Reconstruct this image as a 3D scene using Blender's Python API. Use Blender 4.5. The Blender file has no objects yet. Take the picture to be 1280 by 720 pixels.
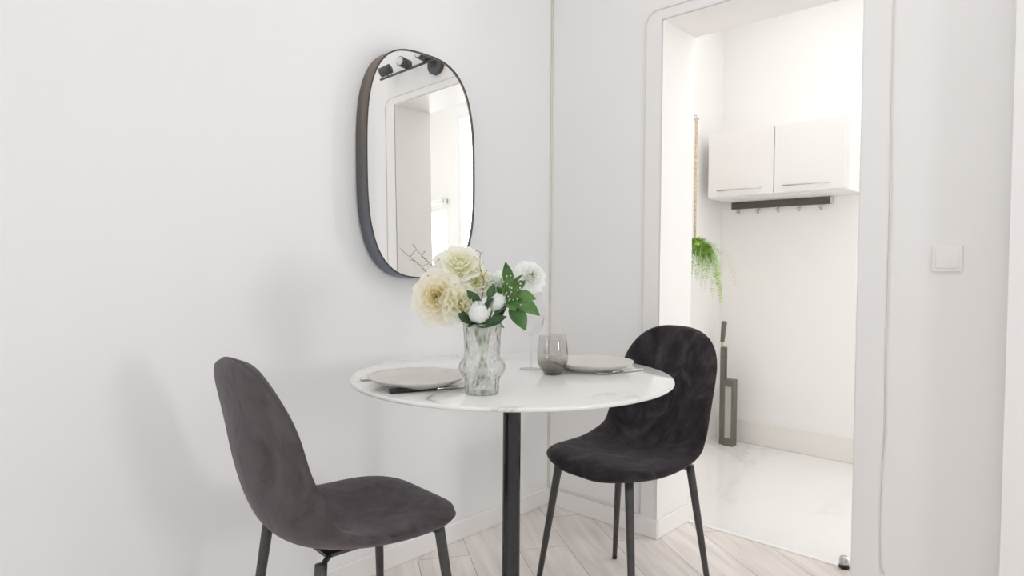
import bpy, bmesh, math, random
import numpy as np
from mathutils import Vector, Matrix
random.seed(7)
sc = bpy.context.scene
COL = sc.collection
PI = math.pi

# ------------------------------------------------------------------ materials
def mat(name, color=(.8, .8, .8), rough=.5, metal=0, spec=.5, **kw):
    m = bpy.data.materials.new(name); m.use_nodes = True
    b = m.node_tree.nodes['Principled BSDF']
    b.inputs['Base Color'].default_value = (*color, 1)
    b.inputs['Roughness'].default_value = rough
    b.inputs['Metallic'].default_value = metal
    b.inputs['Specular IOR Level'].default_value = spec
    for k, v in kw.items():
        b.inputs[k.replace('_', ' ')].default_value = v
    return m
def N(m, t, **kw):
    n = m.node_tree.nodes.new(t)
    for k, v in kw.items(): setattr(n, k, v)
    return n
def LK(m, a, b): m.node_tree.links.new(a, b)
def noise(m, scale, detail=4, dist=0, rough=.5, coord='Object', stretch=None):
    tc = N(m, 'ShaderNodeTexCoord'); n = N(m, 'ShaderNodeTexNoise')
    n.inputs['Scale'].default_value = scale; n.inputs['Detail'].default_value = detail
    n.inputs['Distortion'].default_value = dist; n.inputs['Roughness'].default_value = rough
    if stretch:
        mp = N(m, 'ShaderNodeMapping'); mp.inputs['Scale'].default_value = stretch
        LK(m, tc.outputs[coord], mp.inputs[0]); LK(m, mp.outputs[0], n.inputs['Vector'])
    else: LK(m, tc.outputs[coord], n.inputs['Vector'])
    return n
def ramp(m, fac, stops):
    r = N(m, 'ShaderNodeValToRGB'); e = r.color_ramp.elements
    while len(e) < len(stops): e.new(.5)
    for i, (p, c) in enumerate(stops):
        e[i].position = p; e[i].color = (*c, 1) if len(c) == 3 else c
    LK(m, fac, r.inputs[0]); return r
def BS(m): return m.node_tree.nodes['Principled BSDF']
def bump(m, h, strength=.2, dist=.002):
    b = N(m, 'ShaderNodeBump'); b.inputs['Strength'].default_value = strength; b.inputs['Distance'].default_value = dist
    LK(m, h, b.inputs['Height']); LK(m, b.outputs[0], BS(m).inputs['Normal'])

def wall_mat(name, c1, c2, rough=.55):
    m = mat(name, c1, rough, spec=.3)
    n = noise(m, 1.3, 3); r = ramp(m, n.outputs[0], [(.3, c1), (.7, c2)]); LK(m, r.outputs[0], BS(m).inputs['Base Color'])
    n2 = noise(m, 14, 4); bump(m, n2.outputs[0], .12, .004)
    return m
M = {}
M['wall'] = wall_mat('white painted plaster', (.865, .87, .875), (.88, .885, .89))
M['wallb'] = wall_mat('warm white painted plaster', (.85, .835, .825), (.87, .855, .845))
M['wallk'] = wall_mat('bright kitchen plaster', (.895, .885, .87), (.91, .90, .885))
M['ceil'] = mat('ceiling paint', (.86, .86, .85), .8)
M['trim'] = wall_mat('gloss white trim', (.87, .85, .835), (.89, .87, .855), .3)
M['skirt'] = wall_mat('cream tiled skirting', (.84, .81, .77), (.87, .845, .81), .3)
M['cable'] = mat('ivory cable sheath', (.76, .72, .64), .5)

def floor_mat():
    m = mat('greige oak planks', rough=.35, spec=.4)
    tc = N(m, 'ShaderNodeTexCoord'); mp = N(m, 'ShaderNodeMapping')
    mp.inputs['Rotation'].default_value = (0, 0, math.radians(33.5)); mp.inputs['Location'].default_value = (.31, .055, 0)
    LK(m, tc.outputs['Object'], mp.inputs[0])
    b = N(m, 'ShaderNodeTexBrick'); b.offset = .37
    for k, v in {'Scale': 1, 'Mortar Size': .0014, 'Mortar Smooth': .3, 'Bias': 0, 'Brick Width': .74, 'Row Height': .182}.items(): b.inputs[k].default_value = v
    b.inputs['Color1'].default_value = (.86, .80, .765, 1); b.inputs['Color2'].default_value = (.97, .92, .89, 1); b.inputs['Mortar'].default_value = (.40, .36, .33, 1)
    LK(m, mp.outputs[0], b.inputs[0])
    n = N(m, 'ShaderNodeTexNoise'); n.inputs['Scale'].default_value = 3; n.inputs['Detail'].default_value = 8; n.inputs['Distortion'].default_value = .5
    mp2 = N(m, 'ShaderNodeMapping'); mp2.inputs['Scale'].default_value = (1, 9, 1); LK(m, mp.outputs[0], mp2.inputs[0]); LK(m, mp2.outputs[0], n.inputs['Vector'])
    r = ramp(m, n.outputs[0], [(.3, (.74, .725, .715)), (.7, (1, 1, 1))])
    mx = N(m, 'ShaderNodeMixRGB', blend_type='MULTIPLY'); mx.inputs[0].default_value = .8
    LK(m, b.outputs[0], mx.inputs[1]); LK(m, r.outputs[0], mx.inputs[2]); LK(m, mx.outputs[0], BS(m).inputs['Base Color'])
    return m
M['floor'] = floor_mat()

def marble(name, base, vein, scale, width, rough, amt, tile=None, rot=0.6):
    m = mat(name, base, rough, spec=.5)
    tc = N(m, 'ShaderNodeTexCoord'); mp = N(m, 'ShaderNodeMapping'); mp.inputs['Rotation'].default_value = (0, 0, rot); mp.inputs['Scale'].default_value = (1, .45, 1)
    mp.inputs['Location'].default_value = (.37, .11, .2)
    LK(m, tc.outputs['Object'], mp.inputs[0])
    n = N(m, 'ShaderNodeTexNoise'); n.inputs['Scale'].default_value = scale; n.inputs['Detail'].default_value = 7; n.inputs['Distortion'].default_value = 1.2; n.inputs['Roughness'].default_value = .55
    LK(m, mp.outputs[0], n.inputs['Vector'])
    s = N(m, 'ShaderNodeMath', operation='SUBTRACT'); s.inputs[1].default_value = .5; LK(m, n.outputs[0], s.inputs[0])
    a = N(m, 'ShaderNodeMath', operation='ABSOLUTE'); LK(m, s.outputs[0], a.inputs[0])
    r = ramp(m, a.outputs[0], [(0, (1, 1, 1)), (width, (.25, .25, .25)), (width * 4, (0, 0, 0))])
    n2 = N(m, 'ShaderNodeTexNoise'); n2.inputs['Scale'].default_value = scale * 1.3; LK(m, mp.outputs[0], n2.inputs['Vector'])
    r2 = ramp(m, n2.outputs[0], [(.42, (0, 0, 0)), (.62, (amt, amt, amt))])
    mu = N(m, 'ShaderNodeMath', operation='MULTIPLY'); LK(m, r.outputs[0], mu.inputs[0]); LK(m, r2.outputs[0], mu.inputs[1])
    mx = N(m, 'ShaderNodeMixRGB'); mx.inputs[1].default_value = (*base, 1); mx.inputs[2].default_value = (*vein, 1); LK(m, mu.outputs[0], mx.inputs[0])
    out = mx.outputs[0]
    if tile:
        b = N(m, 'ShaderNodeTexBrick'); b.offset = 0
        for k, v in {'Scale': 1, 'Mortar Size': .0015, 'Mortar Smooth': .2, 'Brick Width': tile, 'Row Height': tile}.items(): b.inputs[k].default_value = v
        b.inputs['Color1'].default_value = (1, 1, 1, 1); b.inputs['Color2'].default_value = (.985, .985, .985, 1); b.inputs['Mortar'].default_value = (.86, .85, .84, 1)
        LK(m, tc.outputs['Object'], b.inputs[0])
        m2 = N(m, 'ShaderNodeMixRGB', blend_type='MULTIPLY'); m2.inputs[0].default_value = 1
        LK(m, out, m2.inputs[1]); LK(m, b.outputs[0], m2.inputs[2]); out = m2.outputs[0]
    LK(m, out, BS(m).inputs['Base Color'])
    return m
M['tile'] = marble('polished white marble tile', (.86, .85, .84), (.62, .59, .56), 1.4, .025, .16, .5)
M['marble'] = marble('white veined marble glass', (.83, .83, .81), (.26, .245, .21), 3.2, .016, .06, 1.0, rot=1.1)

def velvet(name, c1, c2, c3, seed, sw=.3):
    m = mat(name, c1, .75, spec=.2, Sheen_Weight=sw, Sheen_Roughness=.45)
    BS(m).inputs['Sheen Tint'].default_value = (.62, .55, .6, 1)
    n = noise(m, 9, 6, 2.2, .62, stretch=(1, 1.2, .7)); n.noise_dimensions = '4D'; n.inputs['W'].default_value = seed
    r = ramp(m, n.outputs[0], [(.33, c1), (.5, c2), (.68, c3)])
    LK(m, r.outputs[0], BS(m).inputs['Base Color'])
    n2 = noise(m, 11, 3, 1.2); bump(m, n2.outputs[0], .35, .006)
    return m
M['velvetL'] = velvet('grey plum velvet', (.050, .042, .045), (.082, .070, .074), (.108, .095, .099), 1.0)
M['velvetR'] = velvet('dark plum velvet', (.010, .0085, .010), (.028, .023, .027), (.062, .054, .060), 4.0, .16)
def steel_black(name, c, r):
    m = mat(name, c, r, spec=.5); n = noise(m, 60, 2); rr = ramp(m, n.outputs[0], [(.3, tuple(x * .9 for x in c)), (.7, tuple(x * 1.1 for x in c))]); LK(m, rr.outputs[0], BS(m).inputs['Base Color']); return m
M['leg'] = steel_black('dark grey powder coated metal', (.055, .052, .052), .4)
M['column'] = steel_black('satin black lacquer', (.022, .02, .022), .22)
M['rubber'] = mat('black rubber', (.02, .02, .02), .7)
M['bronze'] = None
def frame_mat():
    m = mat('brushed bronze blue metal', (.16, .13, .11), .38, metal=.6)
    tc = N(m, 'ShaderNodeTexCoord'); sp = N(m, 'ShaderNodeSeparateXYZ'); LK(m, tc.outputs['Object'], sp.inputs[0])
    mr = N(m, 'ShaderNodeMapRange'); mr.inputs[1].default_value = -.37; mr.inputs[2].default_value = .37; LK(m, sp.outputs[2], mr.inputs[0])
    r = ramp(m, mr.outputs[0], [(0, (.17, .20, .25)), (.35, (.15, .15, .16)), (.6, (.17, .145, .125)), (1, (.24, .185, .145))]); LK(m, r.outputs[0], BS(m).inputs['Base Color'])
    return m
M['bronze'] = frame_mat()
M['mirror'] = mat('silvered mirror glass', (.93, .935, .935), .0, metal=1)
M['rim'] = steel_black('dark mirror rim', (.05, .045, .045), .4)
M['steel'] = mat('polished steel', (.75, .74, .72), .2, metal=1)
M['brushed'] = mat('brushed aluminium', (.62, .62, .61), .35, metal=1)
M['cabinet'] = mat('white gloss laminate', (.86, .84, .83), .35)
M['cabside'] = mat('bright white laminate', (.88, .88, .87), .4)
M['darkrail'] = steel_black('dark bronze strip', (.10, .085, .07), .45)
M['clearplastic'] = mat('frosted clear plastic', (.72, .70, .67), .25, Transmission_Weight=.3)
M['plate'] = mat('matte stone glaze', (.66, .63, .59), .3, spec=.4)
n_ = noise(M['plate'], 30, 3); LK(M['plate'], ramp(M['plate'], n_.outputs[0], [(.3, (.64, .61, .575)), (.7, (.68, .65, .615))]).outputs[0], BS(M['plate']).inputs['Base Color'])
M['blackhandle'] = mat('glossy black handle', (.012, .012, .012), .15)
M['glass'] = mat('clear glass', (.98, .985, .985), .02, Transmission_Weight=1, IOR=1.45)
def thin_glass(name, tint, fac=.12):
    m = bpy.data.materials.new(name); m.use_nodes = True; nt = m.node_tree; nt.nodes.clear()
    o = N(m, 'ShaderNodeOutputMaterial'); tr = N(m, 'ShaderNodeBsdfTransparent'); tr.inputs[0].default_value = (*tint, 1)
    gl = N(m, 'ShaderNodeBsdfGlossy'); gl.inputs['Roughness'].default_value = .03
    lw = N(m, 'ShaderNodeLayerWeight'); lw.inputs[0].default_value = .25
    mr = N(m, 'ShaderNodeMapRange'); mr.inputs[3].default_value = .04; mr.inputs[4].default_value = .6; LK(m, lw.outputs['Facing'], mr.inputs[0])
    mx = N(m, 'ShaderNodeMixShader'); LK(m, mr.outputs[0], mx.inputs[0]); LK(m, tr.outputs[0], mx.inputs[1]); LK(m, gl.outputs[0], mx.inputs[2]); LK(m, mx.outputs[0], o.inputs[0])
    return m
M['thinglass'] = thin_glass('thin clear wine glass', (.97, .97, .97))
def smoke_glass():
    m = thin_glass('smoke grey glass', (.8, .8, .8)); nt = m.node_tree
    tr = [n for n in nt.nodes if n.type == 'BSDF_TRANSPARENT'][0]
    tc = N(m, 'ShaderNodeTexCoord'); sp = N(m, 'ShaderNodeSeparateXYZ'); LK(m, tc.outputs['Object'], sp.inputs[0])
    mr = N(m, 'ShaderNodeMapRange'); mr.inputs[1].default_value = 0; mr.inputs[2].default_value = .1; LK(m, sp.outputs[2], mr.inputs[0])
    r = ramp(m, mr.outputs[0], [(0, (.35, .34, .32)), (.12, (.6, .59, .56)), (.34, (.76, .75, .72)), (.42, (.92, .915, .90)), (1, (.95, .945, .94))]); LK(m, r.outputs[0], tr.inputs[0])
    return m
M['smoke'] = smoke_glass()
def vase_glass():
    m = bpy.data.materials.new('pressed frosted glass'); m.use_nodes = True; nt = m.node_tree; nt.nodes.clear()
    o = N(m, 'ShaderNodeOutputMaterial'); tr = N(m, 'ShaderNodeBsdfTransparent'); tr.inputs[0].default_value = (.99, .995, .99, 1)
    gl = N(m, 'ShaderNodeBsdfGlossy'); gl.inputs['Roughness'].default_value = .08
    df = N(m, 'ShaderNodeBsdfTranslucent'); df.inputs[0].default_value = (.97, .98, .97, 1)
    d2 = N(m, 'ShaderNodeBsdfDiffuse'); d2.inputs[0].default_value = (.96, .97, .96, 1)
    tc = N(m, 'ShaderNodeTexCoord'); mp = N(m, 'ShaderNodeMapping'); mp.inputs['Scale'].default_value = (1, 1, .38); LK(m, tc.outputs['Object'], mp.inputs[0])
    v = N(m, 'ShaderNodeTexVoronoi'); v.inputs['Scale'].default_value = 105; LK(m, mp.outputs[0], v.inputs['Vector'])
    b = N(m, 'ShaderNodeBump'); b.inputs['Strength'].default_value = 1; b.inputs['Distance'].default_value = .004; LK(m, v.outputs[0], b.inputs['Height'])
    for s in (gl, d2): LK(m, b.outputs[0], s.inputs['Normal'])
    # pressed dimples: clear cells among frosted glass, with dark streaks where the glass bends light
    r = ramp(m, v.outputs[0], [(.0, (.12, .12, .12)), (.3, (.38, .38, .38)), (.6, (.72, .72, .72))])
    m1 = N(m, 'ShaderNodeMixShader'); m1.inputs[0].default_value = .5; LK(m, df.outputs[0], m1.inputs[1]); LK(m, d2.outputs[0], m1.inputs[2])
    m2 = N(m, 'ShaderNodeMixShader'); LK(m, r.outputs[0], m2.inputs[0]); LK(m, tr.outputs[0], m2.inputs[1]); LK(m, m1.outputs[0], m2.inputs[2])
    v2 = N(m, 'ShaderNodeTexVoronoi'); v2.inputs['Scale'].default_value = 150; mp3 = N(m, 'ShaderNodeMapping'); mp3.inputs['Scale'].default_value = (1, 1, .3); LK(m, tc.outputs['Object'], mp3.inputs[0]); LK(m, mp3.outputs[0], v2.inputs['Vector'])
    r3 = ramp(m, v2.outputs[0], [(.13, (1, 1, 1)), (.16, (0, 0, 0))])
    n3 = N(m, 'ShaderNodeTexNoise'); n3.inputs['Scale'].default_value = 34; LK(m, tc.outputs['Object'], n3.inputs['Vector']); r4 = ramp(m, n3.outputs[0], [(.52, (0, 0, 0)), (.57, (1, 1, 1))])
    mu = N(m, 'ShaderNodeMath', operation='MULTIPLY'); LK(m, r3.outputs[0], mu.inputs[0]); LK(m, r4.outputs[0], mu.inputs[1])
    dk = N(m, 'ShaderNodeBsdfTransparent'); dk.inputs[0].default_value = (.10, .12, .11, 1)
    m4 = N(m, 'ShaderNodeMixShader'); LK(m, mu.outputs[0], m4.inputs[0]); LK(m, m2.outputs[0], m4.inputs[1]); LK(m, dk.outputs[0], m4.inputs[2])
    lw = N(m, 'ShaderNodeFresnel'); lw.inputs[0].default_value = 1.15; LK(m, b.outputs[0], lw.inputs['Normal'])
    m3 = N(m, 'ShaderNodeMixShader'); LK(m, lw.outputs[0], m3.inputs[0]); LK(m, m4.outputs[0], m3.inputs[1]); LK(m, gl.outputs[0], m3.inputs[2]); LK(m, m3.outputs[0], o.inputs[0])
    return m
M['vase'] = vase_glass()
def petal_mat(name, c_in, c_out, R):
    m = bpy.data.materials.new(name); m.use_nodes = True; m.node_tree.nodes.clear()
    o = N(m, 'ShaderNodeOutputMaterial'); df = N(m, 'ShaderNodeBsdfDiffuse'); ts = N(m, 'ShaderNodeBsdfTranslucent'); mx = N(m, 'ShaderNodeMixShader'); mx.inputs[0].default_value = .45
    tc = N(m, 'ShaderNodeTexCoord'); ln = N(m, 'ShaderNodeVectorMath', operation='LENGTH'); LK(m, tc.outputs['Object'], ln.inputs[0])
    mr = N(m, 'ShaderNodeMapRange'); mr.inputs[1].default_value = 0; mr.inputs[2].default_value = R; LK(m, ln.outputs['Value'], mr.inputs[0])
    r = ramp(m, mr.outputs[0], [(.2, c_in), (.85, c_out)]); LK(m, r.outputs[0], df.inputs[0]); LK(m, r.outputs[0], ts.inputs[0])
    LK(m, df.outputs[0], mx.inputs[1]); LK(m, ts.outputs[0], mx.inputs[2]); LK(m, mx.outputs[0], o.inputs[0]); return m
M['cream'] = petal_mat('cream silk petals', (.95, .86, .55), (.97, .95, .88), .05)
M['ivory'] = petal_mat('ivory silk petals', (.94, .93, .72), (.97, .97, .92), .045)
M['whitep'] = petal_mat('white silk petals', (.93, .95, .88), (.97, .98, .97), .025)
def leaf_mat(name, c1, c2):
    m = mat(name, c1, .4, spec=.4); n = noise(m, 25, 4); r = ramp(m, n.outputs[0], [(.35, c1), (.65, c2)]); LK(m, r.outputs[0], BS(m).inputs['Base Color']); return m
M['leaf'] = leaf_mat('deep green leaf', (.04, .12, .025), (.13, .26, .07))
M['leafd'] = leaf_mat('dark green leaf', (.03, .07, .03), (.07, .14, .05))
M['stem'] = leaf_mat('green stem', (.10, .20, .05), (.16, .28, .08))
M['twig'] = leaf_mat('brown twig', (.20, .15, .08), (.32, .27, .13))
M['berry'] = leaf_mat('ochre bud', (.45, .38, .15), (.62, .58, .35))
M['fern'] = leaf_mat('bright fern green', (.30, .56, .08), (.62, .82, .26))
M['fernp'] = leaf_mat('pale fern tips', (.62, .68, .45), (.74, .76, .62))
M['rope'] = mat('tan cotton cord', (.66, .53, .38), .8)
n_ = noise(M['rope'], 60, 3, 0, .5, stretch=(1, 1, 3)); LK(M['rope'], ramp(M['rope'], n_.outputs[0], [(.35, (.55, .42, .28)), (.65, (.76, .66, .52))]).outputs[0], BS(M['rope']).inputs['Base Color'])
M['greystand'] = steel_black('olive grey plastic', (.15, .145, .12), .5)
M['greypanel'] = mat('pale grey translucent panel', (.50, .49, .44), .4)
M['brass'] = mat('brass', (.75, .6, .3), .3, metal=1)
M['lampgrey'] = steel_black('charcoal painted metal', (.075, .08, .085), .45)
M['lens'] = mat('frosted lamp lens', (.8, .8, .78), .4)
def emis(name, c, s):
    m = bpy.data.materials.new(name); m.use_nodes = True; m.node_tree.nodes.clear()
    o = N(m, 'ShaderNodeOutputMaterial'); e = N(m, 'ShaderNodeEmission'); e.inputs[0].default_value = (*c, 1); e.inputs[1].default_value = s; LK(m, e.outputs[0], o.inputs[0]); return m
M['day'] = emis('daylight through pane', (.98, .99, 1), 1.5)
M['daysoft'] = emis('daylight through kitchen pane', (.99, .995, 1), 4.1)

# ------------------------------------------------------------------ mesh helpers
def obj(name, bm, m, parent=None, smooth=True, loc=None, **props):
    me = bpy.data.meshes.new(name)
    bmesh.ops.recalc_face_normals(bm, faces=bm.faces[:])
    bm.to_mesh(me); bm.free()
    for p in me.polygons: p.use_smooth = smooth
    me.materials.append(m if not isinstance(m, str) else M[m])
    o = bpy.data.objects.new(name, me); COL.objects.link(o)
    if parent is not None: o.parent = parent
    if loc is not None: o.location = loc
    for k, v in props.items(): o[k] = v
    return o
def thing(name, label, cat, loc=(0, 0, 0), rz=0, group=None):
    o = bpy.data.objects.new(name, None); COL.objects.link(o); o.location = loc; o.rotation_euler = (0, 0, rz)
    o.empty_display_size = .05
    o['label'] = label; o['category'] = cat
    if group: o['group'] = group
    return o
def tag(o, label, cat, group=None):
    o['label'] = label; o['category'] = cat
    if group: o['group'] = group
    return o
def box(bm, x0, x1, y0, y1, z0, z1, bev=0, seg=2):
    r = bmesh.ops.create_cube(bm, size=1)
    bmesh.ops.scale(bm, vec=(x1 - x0, y1 - y0, z1 - z0), verts=r['verts'])
    bmesh.ops.translate(bm, vec=((x0 + x1) / 2, (y0 + y1) / 2, (z0 + z1) / 2), verts=r['verts'])
    if bev:
        es = list({e for v in r['verts'] for e in v.link_edges})
        bmesh.ops.bevel(bm, geom=es, offset=bev, segments=seg, affect='EDGES', profile=.6)
    return bm
def B(*a, **k): return box(bmesh.new(), *a, **k)
def tube(bm, pts, r, n=12, cap=True):
    pts = [Vector(p) for p in pts]; rs = r if isinstance(r, (list, tuple)) else [r] * len(pts)
    rings = []; up = None
    for i, p in enumerate(pts):
        t = (pts[min(i + 1, len(pts) - 1)] - pts[max(i - 1, 0)]).normalized()
        if up is None: up = t.orthogonal().normalized()
        up = (up - t * up.dot(t)).normalized(); s = t.cross(up)
        rings.append([bm.verts.new(p + (up * math.cos(a) + s * math.sin(a)) * rs[i]) for a in [2 * PI * k / n for k in range(n)]])
    for a, b in zip(rings, rings[1:]):
        for k in range(n): bm.faces.new((a[k], a[(k + 1) % n], b[(k + 1) % n], b[k]))
    if cap: bm.faces.new(rings[0][::-1]); bm.faces.new(rings[-1])
    return bm
def TB(pts, r, n=12): return tube(bmesh.new(), pts, r, n)
def lathe(bm, prof, n=48, c=(0, 0)):
    rings = []
    for (r, z) in prof:
        if r < 1e-6: rings.append([bm.verts.new((c[0], c[1], z))])
        else: rings.append([bm.verts.new((c[0] + r * math.cos(2 * PI * k / n), c[1] + r * math.sin(2 * PI * k / n), z)) for k in range(n)])
    for a, b in zip(rings, rings[1:]):
        if len(a) == 1 and len(b) == 1: continue
        for k in range(n):
            k2 = (k + 1) % n
            if len(a) == 1: bm.faces.new((a[0], b[k], b[k2]))
            elif len(b) == 1: bm.faces.new((a[k], a[k2], b[0]))
            else: bm.faces.new((a[k], a[k2], b[k2], b[k]))
    return bm
def L(prof, n=48): return lathe(bmesh.new(), prof, n)
def struct(name, bm, m, parent=None, smooth=False):
    o = obj(name, bm, m, parent, smooth)
    if parent is None: o['kind'] = 'structure'
    return o
def aim(v):  # matrix turning +z to v
    return Vector(v).normalized().to_track_quat('Z', 'Y').to_matrix().to_4x4()

# ------------------------------------------------------------------ room shell
A0, B0, HD, WT, KB = .531, 1.211, 1.945, .2445, 1.5756     # opening, head height, wall thickness, kitchen depth
XR, YF, CH = 3.6, -4.6, 2.7
struct('floor', B(-.15, XR + .15, YF - .15, WT, -.1, 0), 'floor')
struct('floor_kitchen', B(-.15, 3.5, WT, KB + .15, -.1, 0), 'tile')
struct('trim_3', B(A0, B0, WT - .012, WT + .012, 0, .003), 'trim')
struct('ceiling', B(-.15, XR + .15, YF - .15, 0, CH, CH + .1), 'ceil')
struct('ceiling_kitchen', B(-.15, 3.5, WT, KB + .15, 2.55, 2.65), 'ceil')
struct('wall_left', B(-.15, 0, YF - .15, 0, 0, CH), 'wall')
bm = B(-.15, A0, 0, WT, 0, CH)
box(bm, B0, XR + .15, 0, WT, 0, CH); box(bm, A0, B0, 0, WT, HD, CH); box(bm, 1.582, 2.05, -.1, 0, 0, CH)
struct('wall_back', bm, 'wallb')
def wall_with_hole(axis, c0, c1, a0, a1, z1, h0, h1, hz0, hz1):
    bm = bmesh.new()
    def b(p0, p1, q0, q1):
        if axis == 'x': box(bm, c0, c1, p0, p1, q0, q1)
        else: box(bm, p0, p1, c0, c1, q0, q1)
    b(a0, h0, 0, z1); b(h1, a1, 0, z1)
    if hz0 > 0: b(h0, h1, 0, hz0)
    b(h0, h1, hz1, z1); return bm
struct('wall_right', wall_with_hole('x', XR, XR + .15, YF - .15, 0, CH, -1.48, -.88, .6, 1.7), 'wall')
struct('wall_front', wall_with_hole('y', YF - .15, YF, 0, XR, CH, .5, 3.1, .5, 2.3), 'wall')
struct('wall_kitchen_left', B(-.15, .03, WT, KB + .15, 0, 2.6), 'wallk')
bm = B(.03, 1.85, KB, KB + .15, 0, 2.6)
box(bm, 2.45, 2.57, KB, KB + .15, 0, 2.6); box(bm, 2.93, 3.5, KB, KB + .15, 0, 2.6)
box(bm, 1.85, 2.45, KB, KB + .15, 2.4, 2.6); box(bm, 2.57, 2.93, KB, KB + .15, 0, .8); box(bm, 2.57, 2.93, KB, KB + .15, 1.64, 2.6)
struct('wall_kitchen_back', bm, 'wallk')
struct('wall_kitchen_right', B(3.35, 3.5, WT, KB, 0, 2.6), 'wallk')
# window units
def window(name, axis, c, a0, a1, z0, z1, m, mull=1, s=1):
    w = bmesh.new(); t = .035
    def b(bm, p0, p1, q0, q1, d0, d1):
        d0, d1 = sorted((c + s * d0, c + s * d1))
        if axis == 'x': box(bm, d0, d1, p0, p1, q0, q1)
        else: box(bm, p0, p1, d0, d1, q0, q1)
    b(w, a0, a1, z0, z0 + t, .01, .06); b(w, a0, a1, z1 - t, z1, .01, .06); b(w, a0, a0 + t, z0 + t, z1 - t, .01, .06); b(w, a1 - t, a1, z0 + t, z1 - t, .01, .06)
    for k in range(1, mull): x = a0 + (a1 - a0) * k / mull; b(w, x - t / 2, x + t / 2, z0 + t, z1 - t, .01, .06)
    o = struct(name, w, 'trim')
    p = bmesh.new(); b(p, a0 + .01, a1 - .01, z0 + .01, z1 - .01, .03, .04); struct('pane', p, m, o)
    return o
window('window_1', 'y', KB, 1.85, 2.45, 0, 2.4, M['daysoft'])
wk = window('window_2', 'y', KB, 2.57, 2.93, .8, 1.64, M['daysoft'])
window('window_3', 'y', YF, .5, 3.1, .5, 2.3, M['day'], 3, -1)
window('window_4', 'x', XR, -1.48, -.88, .6, 1.7, M['day'], 1)
# roller blind above the small kitchen window (seen in the mirror)
t = thing('roller_blind', 'pale rolled up blind above the small kitchen window', 'blind', (2.76, KB - .05, 1.68))
obj('roller', TB([(-.2, 0, 0), (.2, 0, 0)], .02, 16), 'cabside', t)
obj('bracket', B(-.21, -.2, -.02, .03, -.02, .02), 'brushed', t); obj('bracket', B(.2, .21, -.02, .03, -.02, .02), 'brushed', t)

# casing round the opening: thin flat band with rounded upper corners
def casing():
    CL, CR, CT, R = .464, 1.289, 1.983, .05
    outer = [(CL, 0)] + [(CL + R - R * math.cos(a), CT - R + R * math.sin(a)) for a in [PI / 2 * k / 8 for k in range(9)]]
    outer += [(CR - R + R * math.cos(a), CT - R + R * math.sin(a)) for a in [PI / 2 - PI / 2 * k / 8 for k in range(9)]] + [(CR, 0)]
    n = len(outer); inner = []
    for i, (x, z) in enumerate(outer):
        if i <= 9: inner.append((A0, min(z, HD) if i < 9 else HD))
        else: inner.append((B0, min(z, HD) if i > 10 else HD))
    inner = [(A0, 0)] + [(A0, min(o[1], HD) - .0) for o in outer[1:9]] + [(A0, HD)] + [(B0, HD)] + [(B0, min(o[1], HD)) for o in outer[11:19]] + [(B0, 0)]
    bm = bmesh.new(); d = .004
    fo = [bm.verts.new((x, -d, z)) for x, z in outer]; fi = [bm.verts.new((x, -d, z)) for x, z in inner]; bo = [bm.verts.new((x, 0, z)) for x, z in outer]
    for i in range(len(outer) - 1):
        q = []
        for v in (fo[i], fo[i + 1], fi[i + 1], fi[i]): q.append(v)
        try: bm.faces.new(q)
        except ValueError: pass
        bm.faces.new((fo[i], bo[i], bo[i + 1], fo[i + 1]))
    bmesh.ops.remove_doubles(bm, verts=bm.verts[:], dist=1e-5)
    return bm, outer
cb, outer = casing()
struct('trim_1', cb, 'wallb')
# jamb lining (brighter gloss paint)
bm = B(A0, A0 + .003, 0, WT, 0, HD); box(bm, B0 - .003, B0, 0, WT, 0, HD)
box(bm, A0 + .003, B0 - .003, 0, WT, HD - .003, HD)
struct('trim_2', bm, 'trim')
# baseboards
tb = .012
def board(x0, x1, y0, y1, h, m, name):
    bm = B(x0, x1, y0, y1, 0, h, bev=.003, seg=1); return struct(name, bm, m)
board(0, tb, YF, 0, .072, 'trim', 'baseboard_left')
bm = B(tb, A0 + tb, -tb, 0, 0, .072, bev=.003, seg=1)
struct('baseboard_back', bm, 'trim')
board(A0 + .003, A0 + .003 + tb - .003, 0, WT, .072, 'trim', 'baseboard_jamb')
board(.03, 1.85, KB - .012, KB, .135, 'skirt', 'baseboard_kitchen')

# ivory cable: down the corner, along the skirting, round the casing
c = .004; pts = [(c, -c, CH - .01), (c, -c, 1.2), (c, -c, .077)]
pts += [(.03, -.008, .0765)] + [(x, -.008, .0765) for x in (.15, .3, .44)]
cab = obj('cable', TB(pts, .0032, 8), 'cable'); tag(cab, 'ivory cable running down the room corner onto the skirting', 'cable')
pts = []
for i, (x, z) in enumerate(outer):
    if i == 0: pts += [(x, -.005, .08), (x, -.005, .5), (x + .001, -.005, 1.0), (x - .001, -.005, 1.5)]
    elif i == len(outer) - 1: pts += [(x, -.005, 1.5), (x + .004, -.005, 1.2), (x + .002, -.005, .8), (x + .006, -.005, .55), (x + .001, -.005, .45), (x - .001, -.005, .3), (x, -.005, .2), (x + .002, -.005, .14), (x + .012, -.006, .12)]
    else: pts.append((x, -.005, z))
cab2 = obj('cable', TB(pts, .0022, 8), M['cable2'] if 'cable2' in M else mat('painted over cable', (.72, .69, .64), .5)); tag(cab2, 'painted thin cable following the edge of the doorway casing', 'cable')

# light switch
t = thing('light_switch', 'square white light switch right of the doorway', 'switch', (1.436, 0, 1.055))
obj('frame', B(-.036, .036, -.008, 0, -.036, .036, bev=.003), 'wallb', t)
obj('rocker', B(-.026, .026, -.0115, -.007, -.026, .026, bev=.002), 'wallb', t)

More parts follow.
